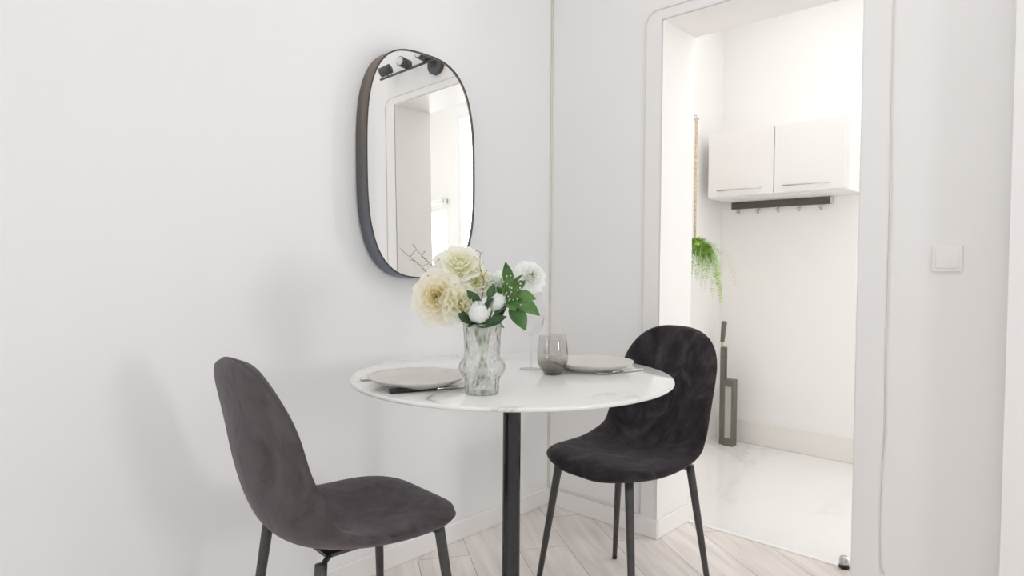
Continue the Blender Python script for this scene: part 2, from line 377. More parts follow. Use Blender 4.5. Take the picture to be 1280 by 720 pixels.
# ------------------------------------------------------------------ mirror
def superell(a, b, n, k=96):
    out = []
    for i in range(k):
        th = 2 * PI * i / k; c_, s_ = math.cos(th), math.sin(th)
        out.append((a * math.copysign(abs(c_) ** (2 / n), c_), b * math.copysign(abs(s_) ** (2 / n), s_)))
    return out
MY, MZ, MA, MB, MD, MN = -.745, 1.362, .232, .378, .058, 3.0
t = thing('wall_mirror', 'tall rounded mirror with deep bronze metal frame on left wall', 'mirror', (.0066, MY, MZ)); t.rotation_euler = (0, -.017, 0)
o1 = superell(MA, MB, MN); o2 = superell(MA - .004, MB - .004, MN)
bm = bmesh.new()
lo = [[bm.verts.new((x, y, z)) for y, z in ring] for x, ring in ((.0, o1), (MD - .001, o1), (MD, superell(MA - .001, MB - .001, MN)), (MD, o2), (.02, o2), (0, o2))]
for a, b in zip(lo, lo[1:] + lo[:1]):
    for k in range(96): bm.faces.new((a[k], a[(k + 1) % 96], b[(k + 1) % 96], b[k]))
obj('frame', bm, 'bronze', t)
bm = bmesh.new(); bm.faces.new([bm.verts.new((MD - .003, y, z)) for y, z in o2])
r = bmesh.ops.extrude_face_region(bm, geom=bm.faces[:]); bmesh.ops.translate(bm, vec=(-.004, 0, 0), verts=[v for v in r['geom'] if isinstance(v, bmesh.types.BMVert)])
obj('mirror_glass', bm, 'mirror', t, smooth=False)
bm = bmesh.new(); ra = superell(MA + .0006, MB + .0006, MN); rb = superell(MA - .0035, MB - .0035, MN)
l2 = [[bm.verts.new((x, y, z)) for y, z in ring] for x, ring in ((MD - .002, ra), (MD + .001, ra), (MD + .001, rb), (MD - .002, rb))]
for a, b in zip(l2, l2[1:] + l2[:1]):
    for k in range(96): bm.faces.new((a[k], a[(k + 1) % 96], b[(k + 1) % 96], b[k]))
obj('rim', bm, 'rim', t)

# ------------------------------------------------------------------ table
TX, TY, TZ, TR = .669, -.953, .753, .4
t = thing('bistro_table', 'round white marble top bistro table on black column', 'table', (TX, TY, 0))
obj('tabletop', L([(0, TZ - .009), (TR - .003, TZ - .009), (TR, TZ - .006), (TR, TZ - .003), (TR - .0015, TZ - .0005), (TR - .004, TZ), (0, TZ)], 128), 'marble', t)
obj('column', L([(0, .01), (.026, .01), (.026, .03), (.0225, .034), (.0225, TZ - .02), (.0225, TZ - .0095), (0, TZ - .0095)], 32), 'column', t)
obj('base', L([(0, 0), (.148, 0), (.15, .003), (.149, .007), (.14, .010), (.03, .016), (0, .016)], 64), 'column', t)
obj('mounting_plate', L([(0, TZ - .0145), (.09, TZ - .0145), (.092, TZ - .012), (.092, TZ - .0095), (0, TZ - .0095)], 40), 'column', t)

# ------------------------------------------------------------------ chairs
def catmull(pts):
    pts = np.array(pts, float); P = np.vstack([2 * pts[0] - pts[1], pts, 2 * pts[-1] - pts[-2]]); out = []
    for i in range(1, len(P) - 2):
        for k in range(12):
            u = k / 12; a, b, c, d = P[i - 1], P[i], P[i + 1], P[i + 2]
            out.append(.5 * ((2 * b) + (-a + c) * u + (2 * a - 5 * b + 4 * c - d) * u * u + (-a + 3 * b - 3 * c + d) * u ** 3))
    out.append(P[-2]); out = np.array(out)
    Ls = np.r_[0, np.cumsum(np.linalg.norm(np.diff(out, axis=0), axis=1))]
    return (lambda s: np.stack([np.interp(s * Ls[-1], Ls, out[:, j]) for j in range(2)], -1)), Ls[-1]
Q = dict(D=.411, W=.415, Hb=.831, rec=.035, zs=.441, wj=.924, wb=.877, e0=.166, e1=.18, p0=2.512, p1=2.6, cv=1.528)
def shell_mid(q, ns, nu):
    D, W, Hb, rec, zs = q['D'], q['W'], q['Hb'], q['rec'], q['zs']; yb = -D * .5
    pts = [(D * .52, zs - .012), (D * .44, zs + .003), (D * .28, zs + .004), (0, zs - .008), (yb + .09, zs - .006), (yb + .03, zs + .02), (yb - .005, zs + .075), (yb - .03, zs + .16), (yb - .03 - rec * .55, zs + .16 + (Hb - zs - .16) * .55), (yb - .03 - rec, Hb)]
    c, Ln = catmull(pts); v = -np.cos(np.linspace(0, np.pi, ns)); s = (v + 1) / 2
    # more even spacing towards the middle, dense at both ends
    C = c(s); d = 8e-3; T = c(np.clip(s + d, 0, 1)) - c(np.clip(s - d, 0, 1)); T /= np.linalg.norm(T, axis=1)[:, None]
    Nn = -np.stack([-T[:, 1], T[:, 0]], -1)
    Ws = np.interp(s, [0, .1, .25, .4, .5, .58, .7, .85, 1], np.array([1, 1, 1, .98, q['wj'], q['wj'], q['wb'], q['wb'], q['wb'] * .97]) * W / 2)
    for _ in range(3): Ws = np.r_[Ws[0], (Ws[:-2] + Ws[1:-1] * 2 + Ws[2:]) / 4, Ws[-1]]
    e0, e1 = q['e0'], q['e1']; dl = s * Ln; dr = (1 - s) * Ln; f = np.ones(ns)
    m = dl < e0; f[m] = (np.clip(1 - ((e0 - dl[m]) / e0) ** q['p0'], 0, 1)) ** (1 / q['p0'])
    m = dr < e1; f[m] = (np.clip(1 - (np.clip((e1 - dr[m]) / e1, 0, 1)) ** q['p1'], 0, 1)) ** (1 / q['p1'])
    w = np.maximum(Ws * f, 1e-4); u = np.sin(np.linspace(-np.pi / 2, np.pi / 2, nu))
    cur = np.interp(s, [0, .15, .35, .5, .62, .8, 1], [0, .004, .02, .045, .05, .035, .01]) * q['cv']
    for _ in range(4): cur = np.r_[cur[0], (cur[:-2] + cur[1:-1] * 2 + cur[2:]) / 4, cur[-1]]
    G = np.zeros((ns, nu, 3)); NN = np.zeros((ns, nu, 3))
    for j, uu in enumerate(u):
        x = w * uu; off = cur * (x / (W / 2)) ** 2
        G[:, j, 0] = x; G[:, j, 1] = C[:, 0] + Nn[:, 0] * off; G[:, j, 2] = C[:, 1] + Nn[:, 1] * off
        n = np.stack([-2 * cur * x / (W / 2) ** 2, Nn[:, 0], Nn[:, 1]], -1); NN[:, j] = n / np.linalg.norm(n, axis=1)[:, None]
    return G, NN, v, u
def build_shell():
    ns, nu, T = 73, 33, .036
    G, NN, v, u = shell_mid(Q, ns, nu)
    h = T / 2 * np.sqrt(np.clip(1 - np.abs(u)[None, :] ** 8, 0, 1)) * np.sqrt(np.clip(1 - np.abs(v)[:, None] ** 60, 0, 1))
    bm = bmesh.new(); grids = []
    for sg in (1, -1):
        P = G + sg * NN * h[..., None]
        grids.append([[bm.verts.new(P[i, j]) for j in range(nu)] for i in range(ns)])
    for gi, g in enumerate(grids):
        for i in range(ns - 1):
            for j in range(nu - 1):
                f = (g[i][j], g[i + 1][j], g[i + 1][j + 1], g[i][j + 1])
                bm.faces.new(f if gi == 0 else f[::-1])
    bmesh.ops.remove_doubles(bm, verts=bm.verts[:], dist=2e-4)
    # welt seam that follows the outer edge of the padded panel
    idx = [(i, 0) for i in range(3, ns - 3)] + [(ns - 3, j) for j in range(2, nu - 2)] + [(i, nu - 1) for i in range(ns - 4, 2, -1)] + [(3, j) for j in range(nu - 3, 1, -1)]
    edge = [Vector(G[i, j]) for i, j in [(i, 0) for i in range(1, ns)] + [(i, nu - 1) for i in range(ns - 1, 0, -1)]]
    return bm, edge
LT, LB_, LZ = (.136, .145), (.191, .188), .43
def make_chair(name, label, vel):
    root = thing(name, label, 'chair', group='velvet dining chairs at the table')
    bm, edge = build_shell()
    sh = obj('seat_shell', bm, vel, root)
    s = sh.modifiers.new('sub', 'SUBSURF'); s.levels = 0; s.render_levels = 1
    ps = [edge[0]]
    for p in edge[1:]:
        if (p - ps[-1]).length > .006: ps.append(p)
    obj('piping', TB(ps + [ps[0]], .0024, 6), vel, sh)
    fr = bmesh.new()
    zc = .4115
    box(fr, -.11, .11, .105, .12, zc, zc + .007); box(fr, -.11, .11, -.12, -.105, zc, zc + .007)
    box(fr, -.11, -.09, -.105, .105, zc, zc + .007); box(fr, .09, .11, -.105, .105, zc, zc + .007)
    obj('underframe', fr, 'leg', root, smooth=False)
    for sx in (-1, 1):
        for sy in (-1, 1):
            top = Vector((sx * LT[0], sy * LT[1], LZ)); bot = Vector((sx * LB_[0], sy * LB_[1], 0)); d = (bot - top)
            z_top = .428 if sy > 0 else .418
            q = lambda z: top + d * ((LZ - z) / LZ)
            lb = TB([q(z_top), q(.39), q(.2), q(.012)], [.0125, .0125, .0105, .008], 16)
            br = Vector((sx * .105, sy * .112, .4145))
            tube(lb, [br, q(.412) * .5 + br * .5, q(.405)], .006, 10)
            lg = obj('leg', lb, 'leg', root)
            obj('foot_cap', TB([q(.0125), q(.0)], [.0085, .008], 14), 'rubber', lg)
    return root
chL = make_chair('dining_chair', 'grey velvet shell chair at the near left side of table, back to camera', 'velvetL')
chL.location = (.492, -1.304, 0); chL.rotation_euler = (0, 0, math.radians(-4.9))
chR = make_chair('dining_chair', 'dark plum velvet shell chair beyond the table beside the doorway', 'velvetR')
chR.location = (.684, -.458, 0); chR.rotation_euler = (0, 0, math.radians(173.8))

# ------------------------------------------------------------------ tableware
def plate(x, y, label):
    z = TZ
    p = [(0, .004), (.06, .004), (.066, .0), (.07, .0), (.073, .003), (.092, .0105), (.104, .0165), (.1105, .021), (.1118, .0226), (.1108, .0237), (.104, .0222), (.092, .0185), (.078, .0155), (.068, .0145), (0, .014)]
    o = obj('dinner_plate', L(p, 96), 'plate', loc=(x, y, z)); tag(o, label, 'plate', 'stone grey dinner plates')
plate(.625, -1.222, 'stone grey dinner plate at left beside the flower vase')
plate(.762, -.742, 'stone grey dinner plate at right behind the smoky tumbler')
def cutlery(kind, x, y, rz, label, handle='blackhandle', z=TZ):
    t = thing(kind, label, kind.split('_')[-1], (x, y, z), rz, 'cutlery beside the plates')
    if kind == 'table_knife':
        obj('handle', B(-.095, .012, -.0082, .0082, .0005, .0105, bev=.003), handle, t)
        bm = bmesh.new(); pr = [(0, -.006), (.07, -.009), (.1, -.007), (.113, .002), (.112, .006), (0, .006)]
        f = bm.faces.new([bm.verts.new((a, b, .003)) for a, b in pr]); r = bmesh.ops.extrude_face_region(bm, geom=[f]); bmesh.ops.translate(bm, vec=(0, 0, .0015), verts=[v for v in r['geom'] if isinstance(v, bmesh.types.BMVert)])
        obj('blade', bm, 'steel', t, smooth=False)
    else:
        obj('handle', B(-.085, 0, -.006, .006, .0005, .0075, bev=.003), handle, t)
        bm = TB([(0, 0, .004), (.03, 0, .005), (.05, 0, .004)], .003, 8)
        box(bm, .046, .062, -.011, .011, .003, .005, bev=.001, seg=1)
        for k in range(4): yy = -.0093 + k * .0062; tube(bm, [(.060, yy, .004), (.085, yy, .0035), (.105, yy, .006)], [.0014, .0014, .0007], 6)
        obj('tines', bm, 'steel', t)
    return t
# left setting
a = math.atan2(-1.175 + 1.315, .72 - .672)
cutlery('table_knife', .694, -1.238, math.radians(70), 'black handled knife lying right of the left plate')
cutlery('table_fork', .522, -1.205, math.radians(65), 'silver fork half hidden behind the left plate', 'steel')
fk = cutlery('table_fork', .853, -.730, math.radians(-106), 'silver fork tucked against the right plate', 'steel'); fk.scale = (.8, .8, .8)
# tumbler
t = obj('tumbler', L([(0, 0), (.018, 0), (.0215, .002), (.0305, .014), (.0375, .028), (.0395, .042), (.0385, .062), (.0365, .082), (.0345, .1), (.0335, .1), (.0355, .082), (.0375, .062), (.0383, .042), (.036, .029), (.029, .017), (.02, .008), (0, .007)], 64), 'smoke', loc=(.742, -.882, TZ)); tag(t, 'smoky grey stemless glass between the vase and right plate', 'glass')
t = thing('wine_glass', 'clear stemmed wine glass behind the flower vase', 'glass', (.651, -.861, TZ))
obj('foot', L([(0, 0), (.029, 0), (.030, .0012), (.022, .0025), (.004, .005), (0, .005)], 40), 'thinglass', t)
obj('stem', L([(.0035, .005), (.003, .04), (.003, .08), (.006, .09)], 16), 'thinglass', t)
obj('bowl', L([(0, .088), (.006, .09), (.020, .098), (.031, .113), (.0355, .135), (.0345, .16), (.030, .19), (.0265, .205)], 48), 'thinglass', t)

# ------------------------------------------------------------------ vase and bouquet
VX, VY = .795, -1.183
vs = obj('flower_vase', L([(0, 0), (.033, 0), (.036, .003), (.0365, .02), (.0385, .034), (.0455, .042), (.0495, .052), (.0495, .062), (.045, .070), (.0388, .077), (.0378, .09), (.0392, .12), (.0415, .149), (.0412, .1505), (.0402, .1505), (.0398, .147), (.0395, .142)], 96), 'vase', loc=(VX, VY, TZ))
tag(vs, 'pressed glass vase with a rounded bulge holding cream flowers', 'vase')
# camera-facing frame used only to place blooms by real offsets from the vase
rt = Vector((.731, .682, 0)); fw = Vector((-.682, .731, 0))
def vp(r_, f_, z_): return Vector((VX, VY, TZ)) + rt * r_ + fw * f_ + Vector((0, 0, z_))
def petals(layers, seed, ruffle=.0025, closed=False):
    rnd = random.Random(seed); bm = bmesh.new()
    for (n, Rk, Hk, span, curl, z0, tw) in layers:
        for k in range(n):
            ph = 2 * PI * k / n + tw + rnd.uniform(-.1, .1); sc_ = rnd.uniform(.92, 1.06); rows = []
            ra, rb = rnd.uniform(0, 6), rnd.uniform(2, 4)
            for iv in range(8):
                vv = iv / 7; row = []
                for iu in range(9):
                    uu = iu / 4 - 1; ln = (1 - .16 * uu * uu - .04 * math.cos(uu * 7 + ra)) * sc_
                    v = vv * ln; wd = span * (.35 + .65 * math.sin(min(1, vv * 1.25) * PI / 2))
                    r = Rk * (v ** .62) + curl * max(0, v - .6) * 2.2; z = z0 + Hk * (v ** 1.35) - abs(curl) * max(0, v - .72) * 1.6
                    if closed: r = Rk * math.sin(PI * min(1, .03 + .80 * v ** .85)) ** .8; z = z0 + Hk * v
                    an = ph + uu * wd; r *= 1 - .05 * uu * uu
                    r += ruffle * math.sin(uu * rb * 2 + ra) * vv; z += ruffle * math.cos(uu * rb + ra) * vv
                    row.append(bm.verts.new((r * math.cos(an), r * math.sin(an), z)))
                rows.append(row)
            for a_, b_ in zip(rows, rows[1:]):
                for i in range(8): bm.faces.new((a_[i], a_[i + 1], b_[i + 1], b_[i]))
    bmesh.ops.remove_doubles(bm, verts=bm.verts[:], dist=1e-5)
    return bm
def big_layers(R):
    return [(4, R * .18, R * .55, .9, 0, -R * .1, 0), (5, R * .34, R * .62, .8, 0, -R * .14, .5), (6, R * .52, R * .62, .68, R * .02, -R * .18, .2), (6, R * .72, R * .52, .66, R * .08, -R * .22, .8), (7, R * .9, R * .36, .62, R * .12, -R * .26, .1), (7, R * .98, R * .12, .6, R * .12, -R * .26, .6)]
def bud_layers(R):
    return [(3, R * .45, R * 1.95, 1.3, 0, -R * .75, 0), (3, R * .66, R * 2.0, 1.25, 0, -R * .85, .6), (3, R * .84, R * 1.95, 1.2, 0, -R * .9, 1.1), (4, R * .97, R * 1.75, 1.0, 0, -R * .95, .3)]
def stem_pts(c_, axis, base):
    p0 = c_ - Vector(axis).normalized() * .008; out = []
    rim = vp(base[0], base[1], .15); bot = vp(-base[0] * .9, -base[1] * .5, .016)
    a_ = c_ - Vector(axis).normalized() * .035
    for i in range(9):
        s = i / 8; out.append((p0.lerp(a_, s)).lerp(a_.lerp(rim, s), s))
    out += [rim.lerp(bot, s) for s in (.25, .5, .75, 1)]
    return out
def sheet(bm, L_, W_, bend=.25, fold=.25, nn=9, tip=1.0):
    rows = []
    for i in range(nn):
        s = i / (nn - 1); w = W_ * math.sin(PI * s ** .85) ** .9 * (1 if s > 0 else 0)
        w = max(w, .0004); x = L_ * s
        row = []
        for j in (-1, -.5, 0, .5, 1):
            row.append(bm.verts.new((x, j * w, abs(j) * w * fold - bend * L_ * s * s)))
        rows.append(row)
    for a_, b_ in zip(rows, rows[1:]):
        for j in range(4): bm.faces.new((a_[j], a_[j + 1], b_[j + 1], b_[j]))
    return bm
def leaf_at(bm, p, d, L_, W_, roll=0, bend=.2, fold=.25):
    b2 = bmesh.new(); sheet(b2, L_, W_, bend, fold)
    d = Vector(d).normalized(); q = d.to_track_quat('X', 'Z').to_matrix().to_4x4()
    mt = Matrix.Translation(p) @ q @ Matrix.Rotation(roll, 4, 'X'); bmesh.ops.transform(b2, matrix=mt, verts=b2.verts)
    me = bpy.data.meshes.new('tmp'); b2.to_mesh(me); b2.free(); bm.from_mesh(me); bpy.data.meshes.remove(me)
    return bm
def flower(name, label, cat, c_, axis, layers, m, seed, base, group='cut flowers in the glass vase', leaves=0, center=None, sr=.0022):
    t = thing(name, label, cat, tuple(c_), 0, group)
    bl = obj('bloom', petals(layers, seed, .0007, True) if name == 'rosebud' else petals(layers, seed), m, t); bl.matrix_local = aim(axis)
    if center:
        bm = bmesh.new()
        for k in range(14):
            a_ = k * 2.4; r_ = .0012 * math.sqrt(k) * 1.3; tube(bm, [(r_ * .5 * math.cos(a_), r_ * .5 * math.sin(a_), 0), (r_ * math.cos(a_) * 1.6, r_ * math.sin(a_) * 1.6, center)], [.0005, .0009], 5)
        s_ = obj('stamens', bm, 'berry', t); s_.matrix_local = aim(axis)
    sp = [p - Vector(c_) for p in stem_pts(Vector(c_), axis, base)]
    obj('stem', TB(sp, sr, 8), 'stem', t)
    if leaves:
        bm = bmesh.new(); rnd = random.Random(seed)
        for k in range(leaves):
            p = sp[4 + k % 4]; leaf_at(bm, p, (rnd.uniform(-1, 1), rnd.uniform(-1, 1), rnd.uniform(-.2, .5)), rnd.uniform(.03, .045), .009, rnd.uniform(-.5, .5))
        obj('leaves', bm, 'leafd', t)
    return t
cam_dir = Vector((1.776 - VX, -2.143 + 1.17, .1)).normalized()
def ax(r_, z_, f_=1.0): return (rt * r_ - fw * f_ + Vector((0, 0, z_))).normalized()
RR_ = 'silk roses and peonies in the vase'
flower('peony', 'large cream peony with yellow centre, lowest and leftmost bloom in the vase', 'flower', vp(-.094, -.005, .205), ax(-.30, .10), big_layers(.062), 'cream', 3, (-.022, 0), center=.022)
flower('peony', 'ivory peony topmost in the bouquet', 'flower', vp(-.052, .02, .275), ax(.05, .75, .8), big_layers(.053), 'ivory', 5, (-.012, .01))
flower('peony', 'pale yellow peony squeezed between the leftmost peony and the buds', 'flower', vp(-.046, -.016, .195), ax(.25, .25), big_layers(.044), 'ivory', 8, (-.018, -.012))
flower('rose', 'small ivory rose right above the upright rosebuds', 'flower', vp(-.014, .014, .242), ax(.2, .5), big_layers(.034), 'ivory', 9, (0, .01))
flower('rosebud', 'white rosebud just over the vase rim', 'flower', vp(-.006, -.034, .172), ax(-.05, .9, .35), bud_layers(.0225), 'whitep', 11, (-.004, -.024), leaves=2)
flower('rosebud', 'white rosebud half open beside the green leaves', 'flower', vp(.034, -.018, .192), ax(.2, .9, .3), bud_layers(.021), 'whitep', 12, (.008, -.015), leaves=3)
flower('white_rose', 'white rose behind the rosebuds, left of the green sprig', 'flower', vp(.016, .03, .232), ax(.1, .5, .7), big_layers(.033), 'whitep', 14, (.0, .02))
flower('white_rose', 'white rose behind the tip of the green sprig', 'flower', vp(.044, .03, .238), ax(.3, .5, .7), big_layers(.028), 'whitep', 15, (.012, .02))
flower('white_rose', 'white open flower standing farthest right in the bouquet', 'flower', vp(.103, .02, .250), ax(.3, .4, .8), big_layers(.036), 'whitep', 17, (.024, .012), center=.01, sr=.0016)

# leafy sprig
def sprig(label, base, tip, ls, m, name='leafy_sprig'):
    t = thing(name, label, 'foliage', tuple(tip), 0, 'green foliage in the glass vase')
    tip = Vector(tip); rim = vp(base[0], base[1], .15); bot = vp(-base[0] * .8, -base[1] * .5, .02)
    pts = [bot, bot.lerp(rim, .5), rim] + [rim.lerp(tip, s) + Vector((0, 0, .008 * math.sin(s * PI))) for s in (.25, .5, .75, 1)]
    obj('stem', TB([p - tip for p in pts], .0016, 7), 'stem', t)
    for (r_, f_, z_, dr, df, dz, Ln, W_, roll) in ls:
        p = vp(r_, f_, z_) - tip; bm = bmesh.new(); leaf_at(bm, p, rt * dr + fw * df + Vector((0, 0, dz)), Ln, W_, roll); obj('leaf', bm, m, t)
    return t
sprig('broad green leafy sprig leaning out right of the rosebuds', (.022, -.01), vp(.062, -.012, .245), [
    (.056, -.012, .225, -.08, .0, 1, .056, .0125, 1.3), (.066, -.014, .205, .75, -.3, -.4, .066, .017, .9), (.062, -.014, .195, .42, -.4, -.75, .066, .018, .8),
    (.056, -.012, .205, .9, .1, .25, .046, .014, .7), (.060, -.012, .215, .7, .2, .7, .044, .012, 1.0), (.054, -.014, .20, -.5, -.2, .7, .04, .012, .9),
    (.056, -.013, .208, -.25, -.4, .9, .044, .012, 1.2), (.064, -.012, .230, .5, -.2, .8, .032, .008, .8), (.057, -.016, .198, .15, -.6, -.15, .044, .016, .2),
    (.07, -.008, .21, .8, -.2, -.05, .044, .014, 1.0)], 'leaf')
sprig('dark green foliage filling the mouth of the vase', (-.012, -.02), vp(-.016, -.02, .205), [
    (-.024, -.026, .150, -.5, -.4, .6, .042, .010, .9), (-.010, -.034, .148, .9, -.3, .2, .042, .013, .8), (.014, -.036, .150, .8, -.3, .5, .042, .013, 1.0), (.030, -.026, .150, .4, -.3, 1, .04, .013, 1.1),
    (-.004, -.022, .188, -.6, -.1, .8, .044, .011, 1.2), (.006, -.03, .175, .4, -.2, 1, .036, .011, 1.0), (.016, -.02, .20, .2, 0, 1, .036, .010, 1.3), (-.032, -.02, .152, -.4, -.3, 1, .034, .007, 1.2), (.0, -.028, .152, -.9, -.3, -.05, .034, .010, 1.0), (.026, -.032, .172, .4, -.1, .35, .040, .013, .7)], 'leafd')
# white filler blossoms on the sprig
t = thing('filler_blossom', 'spray of tiny white blossoms among the green leaves', 'flower', tuple(vp(.062, -.02, .225)))
bm = bmesh.new(); rnd = random.Random(4); o_ = vp(.062, -.02, .225); st = bmesh.new()
for k in range(26):
    p = vp(.06 + rnd.uniform(-.022, .025), -.03 + rnd.uniform(-.008, .006), .222 + rnd.uniform(-.034, .03)) - o_
    bmesh.ops.create_icosphere(bm, subdivisions=1, radius=rnd.uniform(.0013, .0023), matrix=Matrix.Translation(p)); tube(st, [vp(.05, -.018, .185) - o_, p], .0005, 4)
tube(st, [vp(.05, -.018, .185) - o_, vp(.02, -.02, .15) - o_, vp(.0, .0, .03) - o_], .0012, 6)
obj('blossoms', bm, 'whitep', t); obj('stem', st, 'stem', t)
# budding twigs
def twig(label, base, tip, seed, gr=None):
    t = thing('budding_twig', label, 'twig', tuple(tip), 0, 'budding twigs in the bouquet'); tip = Vector(tip); rnd = random.Random(seed)
    rim = vp(base[0], base[1], .15); bot = vp(-base[0], 0, .02)
    main = [bot, rim] + [rim.lerp(tip, s) + rt * (.006 * math.sin(s * 9 + seed)) for s in (.2, .4, .6, .8, 1)]
    ends = []
    bm = TB([p - tip for p in main], [.0013] * 2 + [.0012, .0011, .001, .0008, .0005], 6)
    for k in range(9):
        s = .45 + .55 * k / 8; p = rim.lerp(tip, s) + rt * (.006 * math.sin(s * 9 + seed)) - tip
        e = p + rt * rnd.uniform(.006, .014) * (1 if k % 2 else -1) + Vector((0, 0, rnd.uniform(.004, .014))) + fw * rnd.uniform(-.005, .005)
        tube(bm, [p, p.lerp(e, .5) + Vector((0, 0, .001)), e], [.0007, .0006, .0004], 5)
        ends.append(e)
    br = obj('branch', bm, 'twig', t)
    for e in ends:
        bb = bmesh.new(); bmesh.ops.create_icosphere(bb, subdivisions=2, radius=rnd.uniform(.0014, .0022), matrix=Matrix.Translation(e)); obj('bud', bb, 'berry', t)
twig('thin budding twig reaching out farthest left of the bouquet', (-.02, .01), vp(-.166, .01, .300), 1)
twig('thin budding twig just right of the leftmost twig', (-.015, .012), vp(-.136, .02, .303), 2)
twig('short ochre budding twig right of the topmost peony', (-.002, .01), vp(-.002, .0, .300), 3)

# ------------------------------------------------------------------ kitchen
CF = KB - .3
t = thing('wall_cabinet', 'white two door wall cabinet hanging in the kitchen', 'cabinet', (.45, KB, 1.42))
ox, oy, oz = .45, KB, 1.42
def KBx(x0, x1, y0, y1, z0, z1, **k): return B(x0 - ox, x1 - ox, y0 - oy, y1 - oy, z0 - oz, z1 - oz, **k)
obj('body', KBx(.09, .82, CF + .018, KB, 1.42, 1.78), 'cabside', t, smooth=False)
for (x0, x1, h0, h1) in ((.092, .4555, .155, .40), (.4605, .804, .51, .745)):
    d = obj('door', KBx(x0, x1, CF, CF + .0175, 1.425, 1.778, bev=.0015, seg=1), 'cabinet', t, smooth=False)
    bm = bmesh.new(); tube(bm, [(h0 - ox, CF - .022 - oy, 1.458 - oz), (h1 - ox, CF - .022 - oy, 1.458 - oz)], .004, 10)
    for hx in (h0 + .02, h1 - .02): tube(bm, [(hx - ox, CF - .022 - oy, 1.458 - oz), (hx - ox, CF + .001 - oy, 1.458 - oz)], .0035, 8)
    obj('handle', bm, 'brushed', d)
# hook rail
t = thing('hook_rail', 'dark metal rail with clear hooks under the wall cabinet', 'rail', (.385, KB, 1.38))
obj('bar', B(-.28, .27, -.022, 0, -.0, .036, bev=.001, seg=1), 'darkrail', t, smooth=False)
obj('end_cap', B(.27, .28, -.0225, 0, -.0, .0365), 'brushed', t, smooth=False)
for k in range(5):
    x = -.235 + k * .115
    bm = TB([(x, -.012, 0), (x, -.012, -.018), (x, -.018, -.030), (x, -.030, -.032), (x, -.038, -.020)], .0035, 8); bmesh.ops.create_icosphere(bm, subdivisions=2, radius=.008, matrix=Matrix.Translation((x, -.038, -.018)))
    obj('hook', bm, 'clearplastic', t)
# hanging fern
FX, FY = .125, 1.062
t = thing('hanging_fern', 'bright green fern hanging on a tan cord just inside the doorway', 'plant', (FX, FY, 1.15))
obj('cord', TB([(0, 0, .68), (.001, 0, .3), (0, 0, -.01)], .0072, 10), 'rope', t)
bm = TB([(.03 - FX, 0, .695), (-.02, 0, .695), (0, 0, .692), (.004, 0, .68), (-.004, 0, .67)], .004, 8); tube(bm, [(-.012, 0, .673), (.014, 0, .673)], .005, 8)
box(bm, .03 - FX, .034 - FX, -.012, .012, .67, .72)
obj('hook', bm, 'brushed', t)
rnd = random.Random(21)
def frond(Ln, out, droop, m, side=1):
    bm = bmesh.new(); pts = []; dx, dy = out; dx = dx * 1.15 + .06
    for i in range(15):
        s = i / 14; pts.append(Vector((dx * Ln * (1 - math.exp(-2.2 * s)) , dy * Ln * (1 - math.exp(-2.2 * s)), .02 + .03 * math.sin(s * 2.5) - droop * Ln * s ** 1.3)))
    tube(bm, pts, [.0014 - .001 * i / 14 for i in range(15)], 5)
    for i in range(1, 15):
        for sub in (0, .5):
            if i == 14 and sub: continue
            p = pts[i] if not sub else pts[i].lerp(pts[min(i + 1, 14)], .5)
            tdir = (pts[min(i + 1, 14)] - pts[i - 1]).normalized(); sd = tdir.cross(Vector((0, -1, .35))).normalized()
            ll = .026 * math.sin(PI * min(1, (i + sub) / 14 * .86 + .12)) + .004
            for sg in (-1, 1): leaf_at(bm, p, sd * sg + tdir * .55, ll * rnd.uniform(.85, 1.1), .0042, rnd.uniform(-.4, .4), .15, .2)
    return bm
for (Ln, dx, dy, dr) in [(.40, .32, .02, .92), (.37, .38, -.05, .85), (.33, .24, .05, .95), (.33, .10, -.05, .80), (.30, .42, .06, .62), (.29, .02, -.04, .8), (.27, .18, .1, .8), (.25, -.1, -.08, .8), (.27, .3, -.1, .7), (.22, .1, .0, .7), (.2, -.2, 0, .7), (.2, .35, -.02, .45), (.17, .1, -.1, .4), (.3, -.15, .08, .72), (.36, .30, .1, .88), (.34, .34, -.02, .74), (.28, .26, -.08, .6), (.31, .2, -.1, .86), (.26, .12, .06, .66), (.22, .22, -.12, .5), (.24, .3, .08, .55), (.2, .05, -.1, .6), (.16, .2, -.05, .35), (.14, -.05, -.12, .3), (.35, .36, .04, .96)]:
    obj('frond', frond(Ln, (dx, dy), dr, 'fern'), 'fern', t)
obj('frond', frond(.36, (.58, .08), .78, 'fernp'), 'fernp', t)
# slim grey stand in the kitchen corner, exact use unknown
t = thing('corner_stand', 'slim dark grey upright stand with handle in the kitchen corner', 'stand', (.133, 1.45, 0))
obj('back_panel', B(-.026, -.002, -.02, .03, 0, .57, bev=.006), 'greystand', t)
fb = bmesh.new()
for z0, z1, x0, x1 in ((.0, .045, 0, .062), (.345, .385, 0, .062), (.045, .345, .052, .062), (.045, .345, 0, .010)): box(fb, x0 - .002, x1 - .002, -.028, .03, z0, z1)
obj('pocket_frame', fb, 'greystand', t, smooth=False)
obj('pocket_window', B(.008, .05, -.02, .022, .045, .345), 'greypanel', t, smooth=False)
bm = TB([(-.004, 0, .385), (.004, 0, .45), (.006, 0, .52), (-.002, 0, .56), (-.012, 0, .568)], .004, 8)
obj('strap', bm, 'greystand', t)
bm = bmesh.new(); tube(bm, [(-.022, .0, .60), (-.012, .0, .72)], [.012, .016], 12); obj('handle', bm, 'greystand', t)
obj('handle_joint', TB([(-.024, 0, .565), (-.023, 0, .602)], .006, 10), 'brass', t)
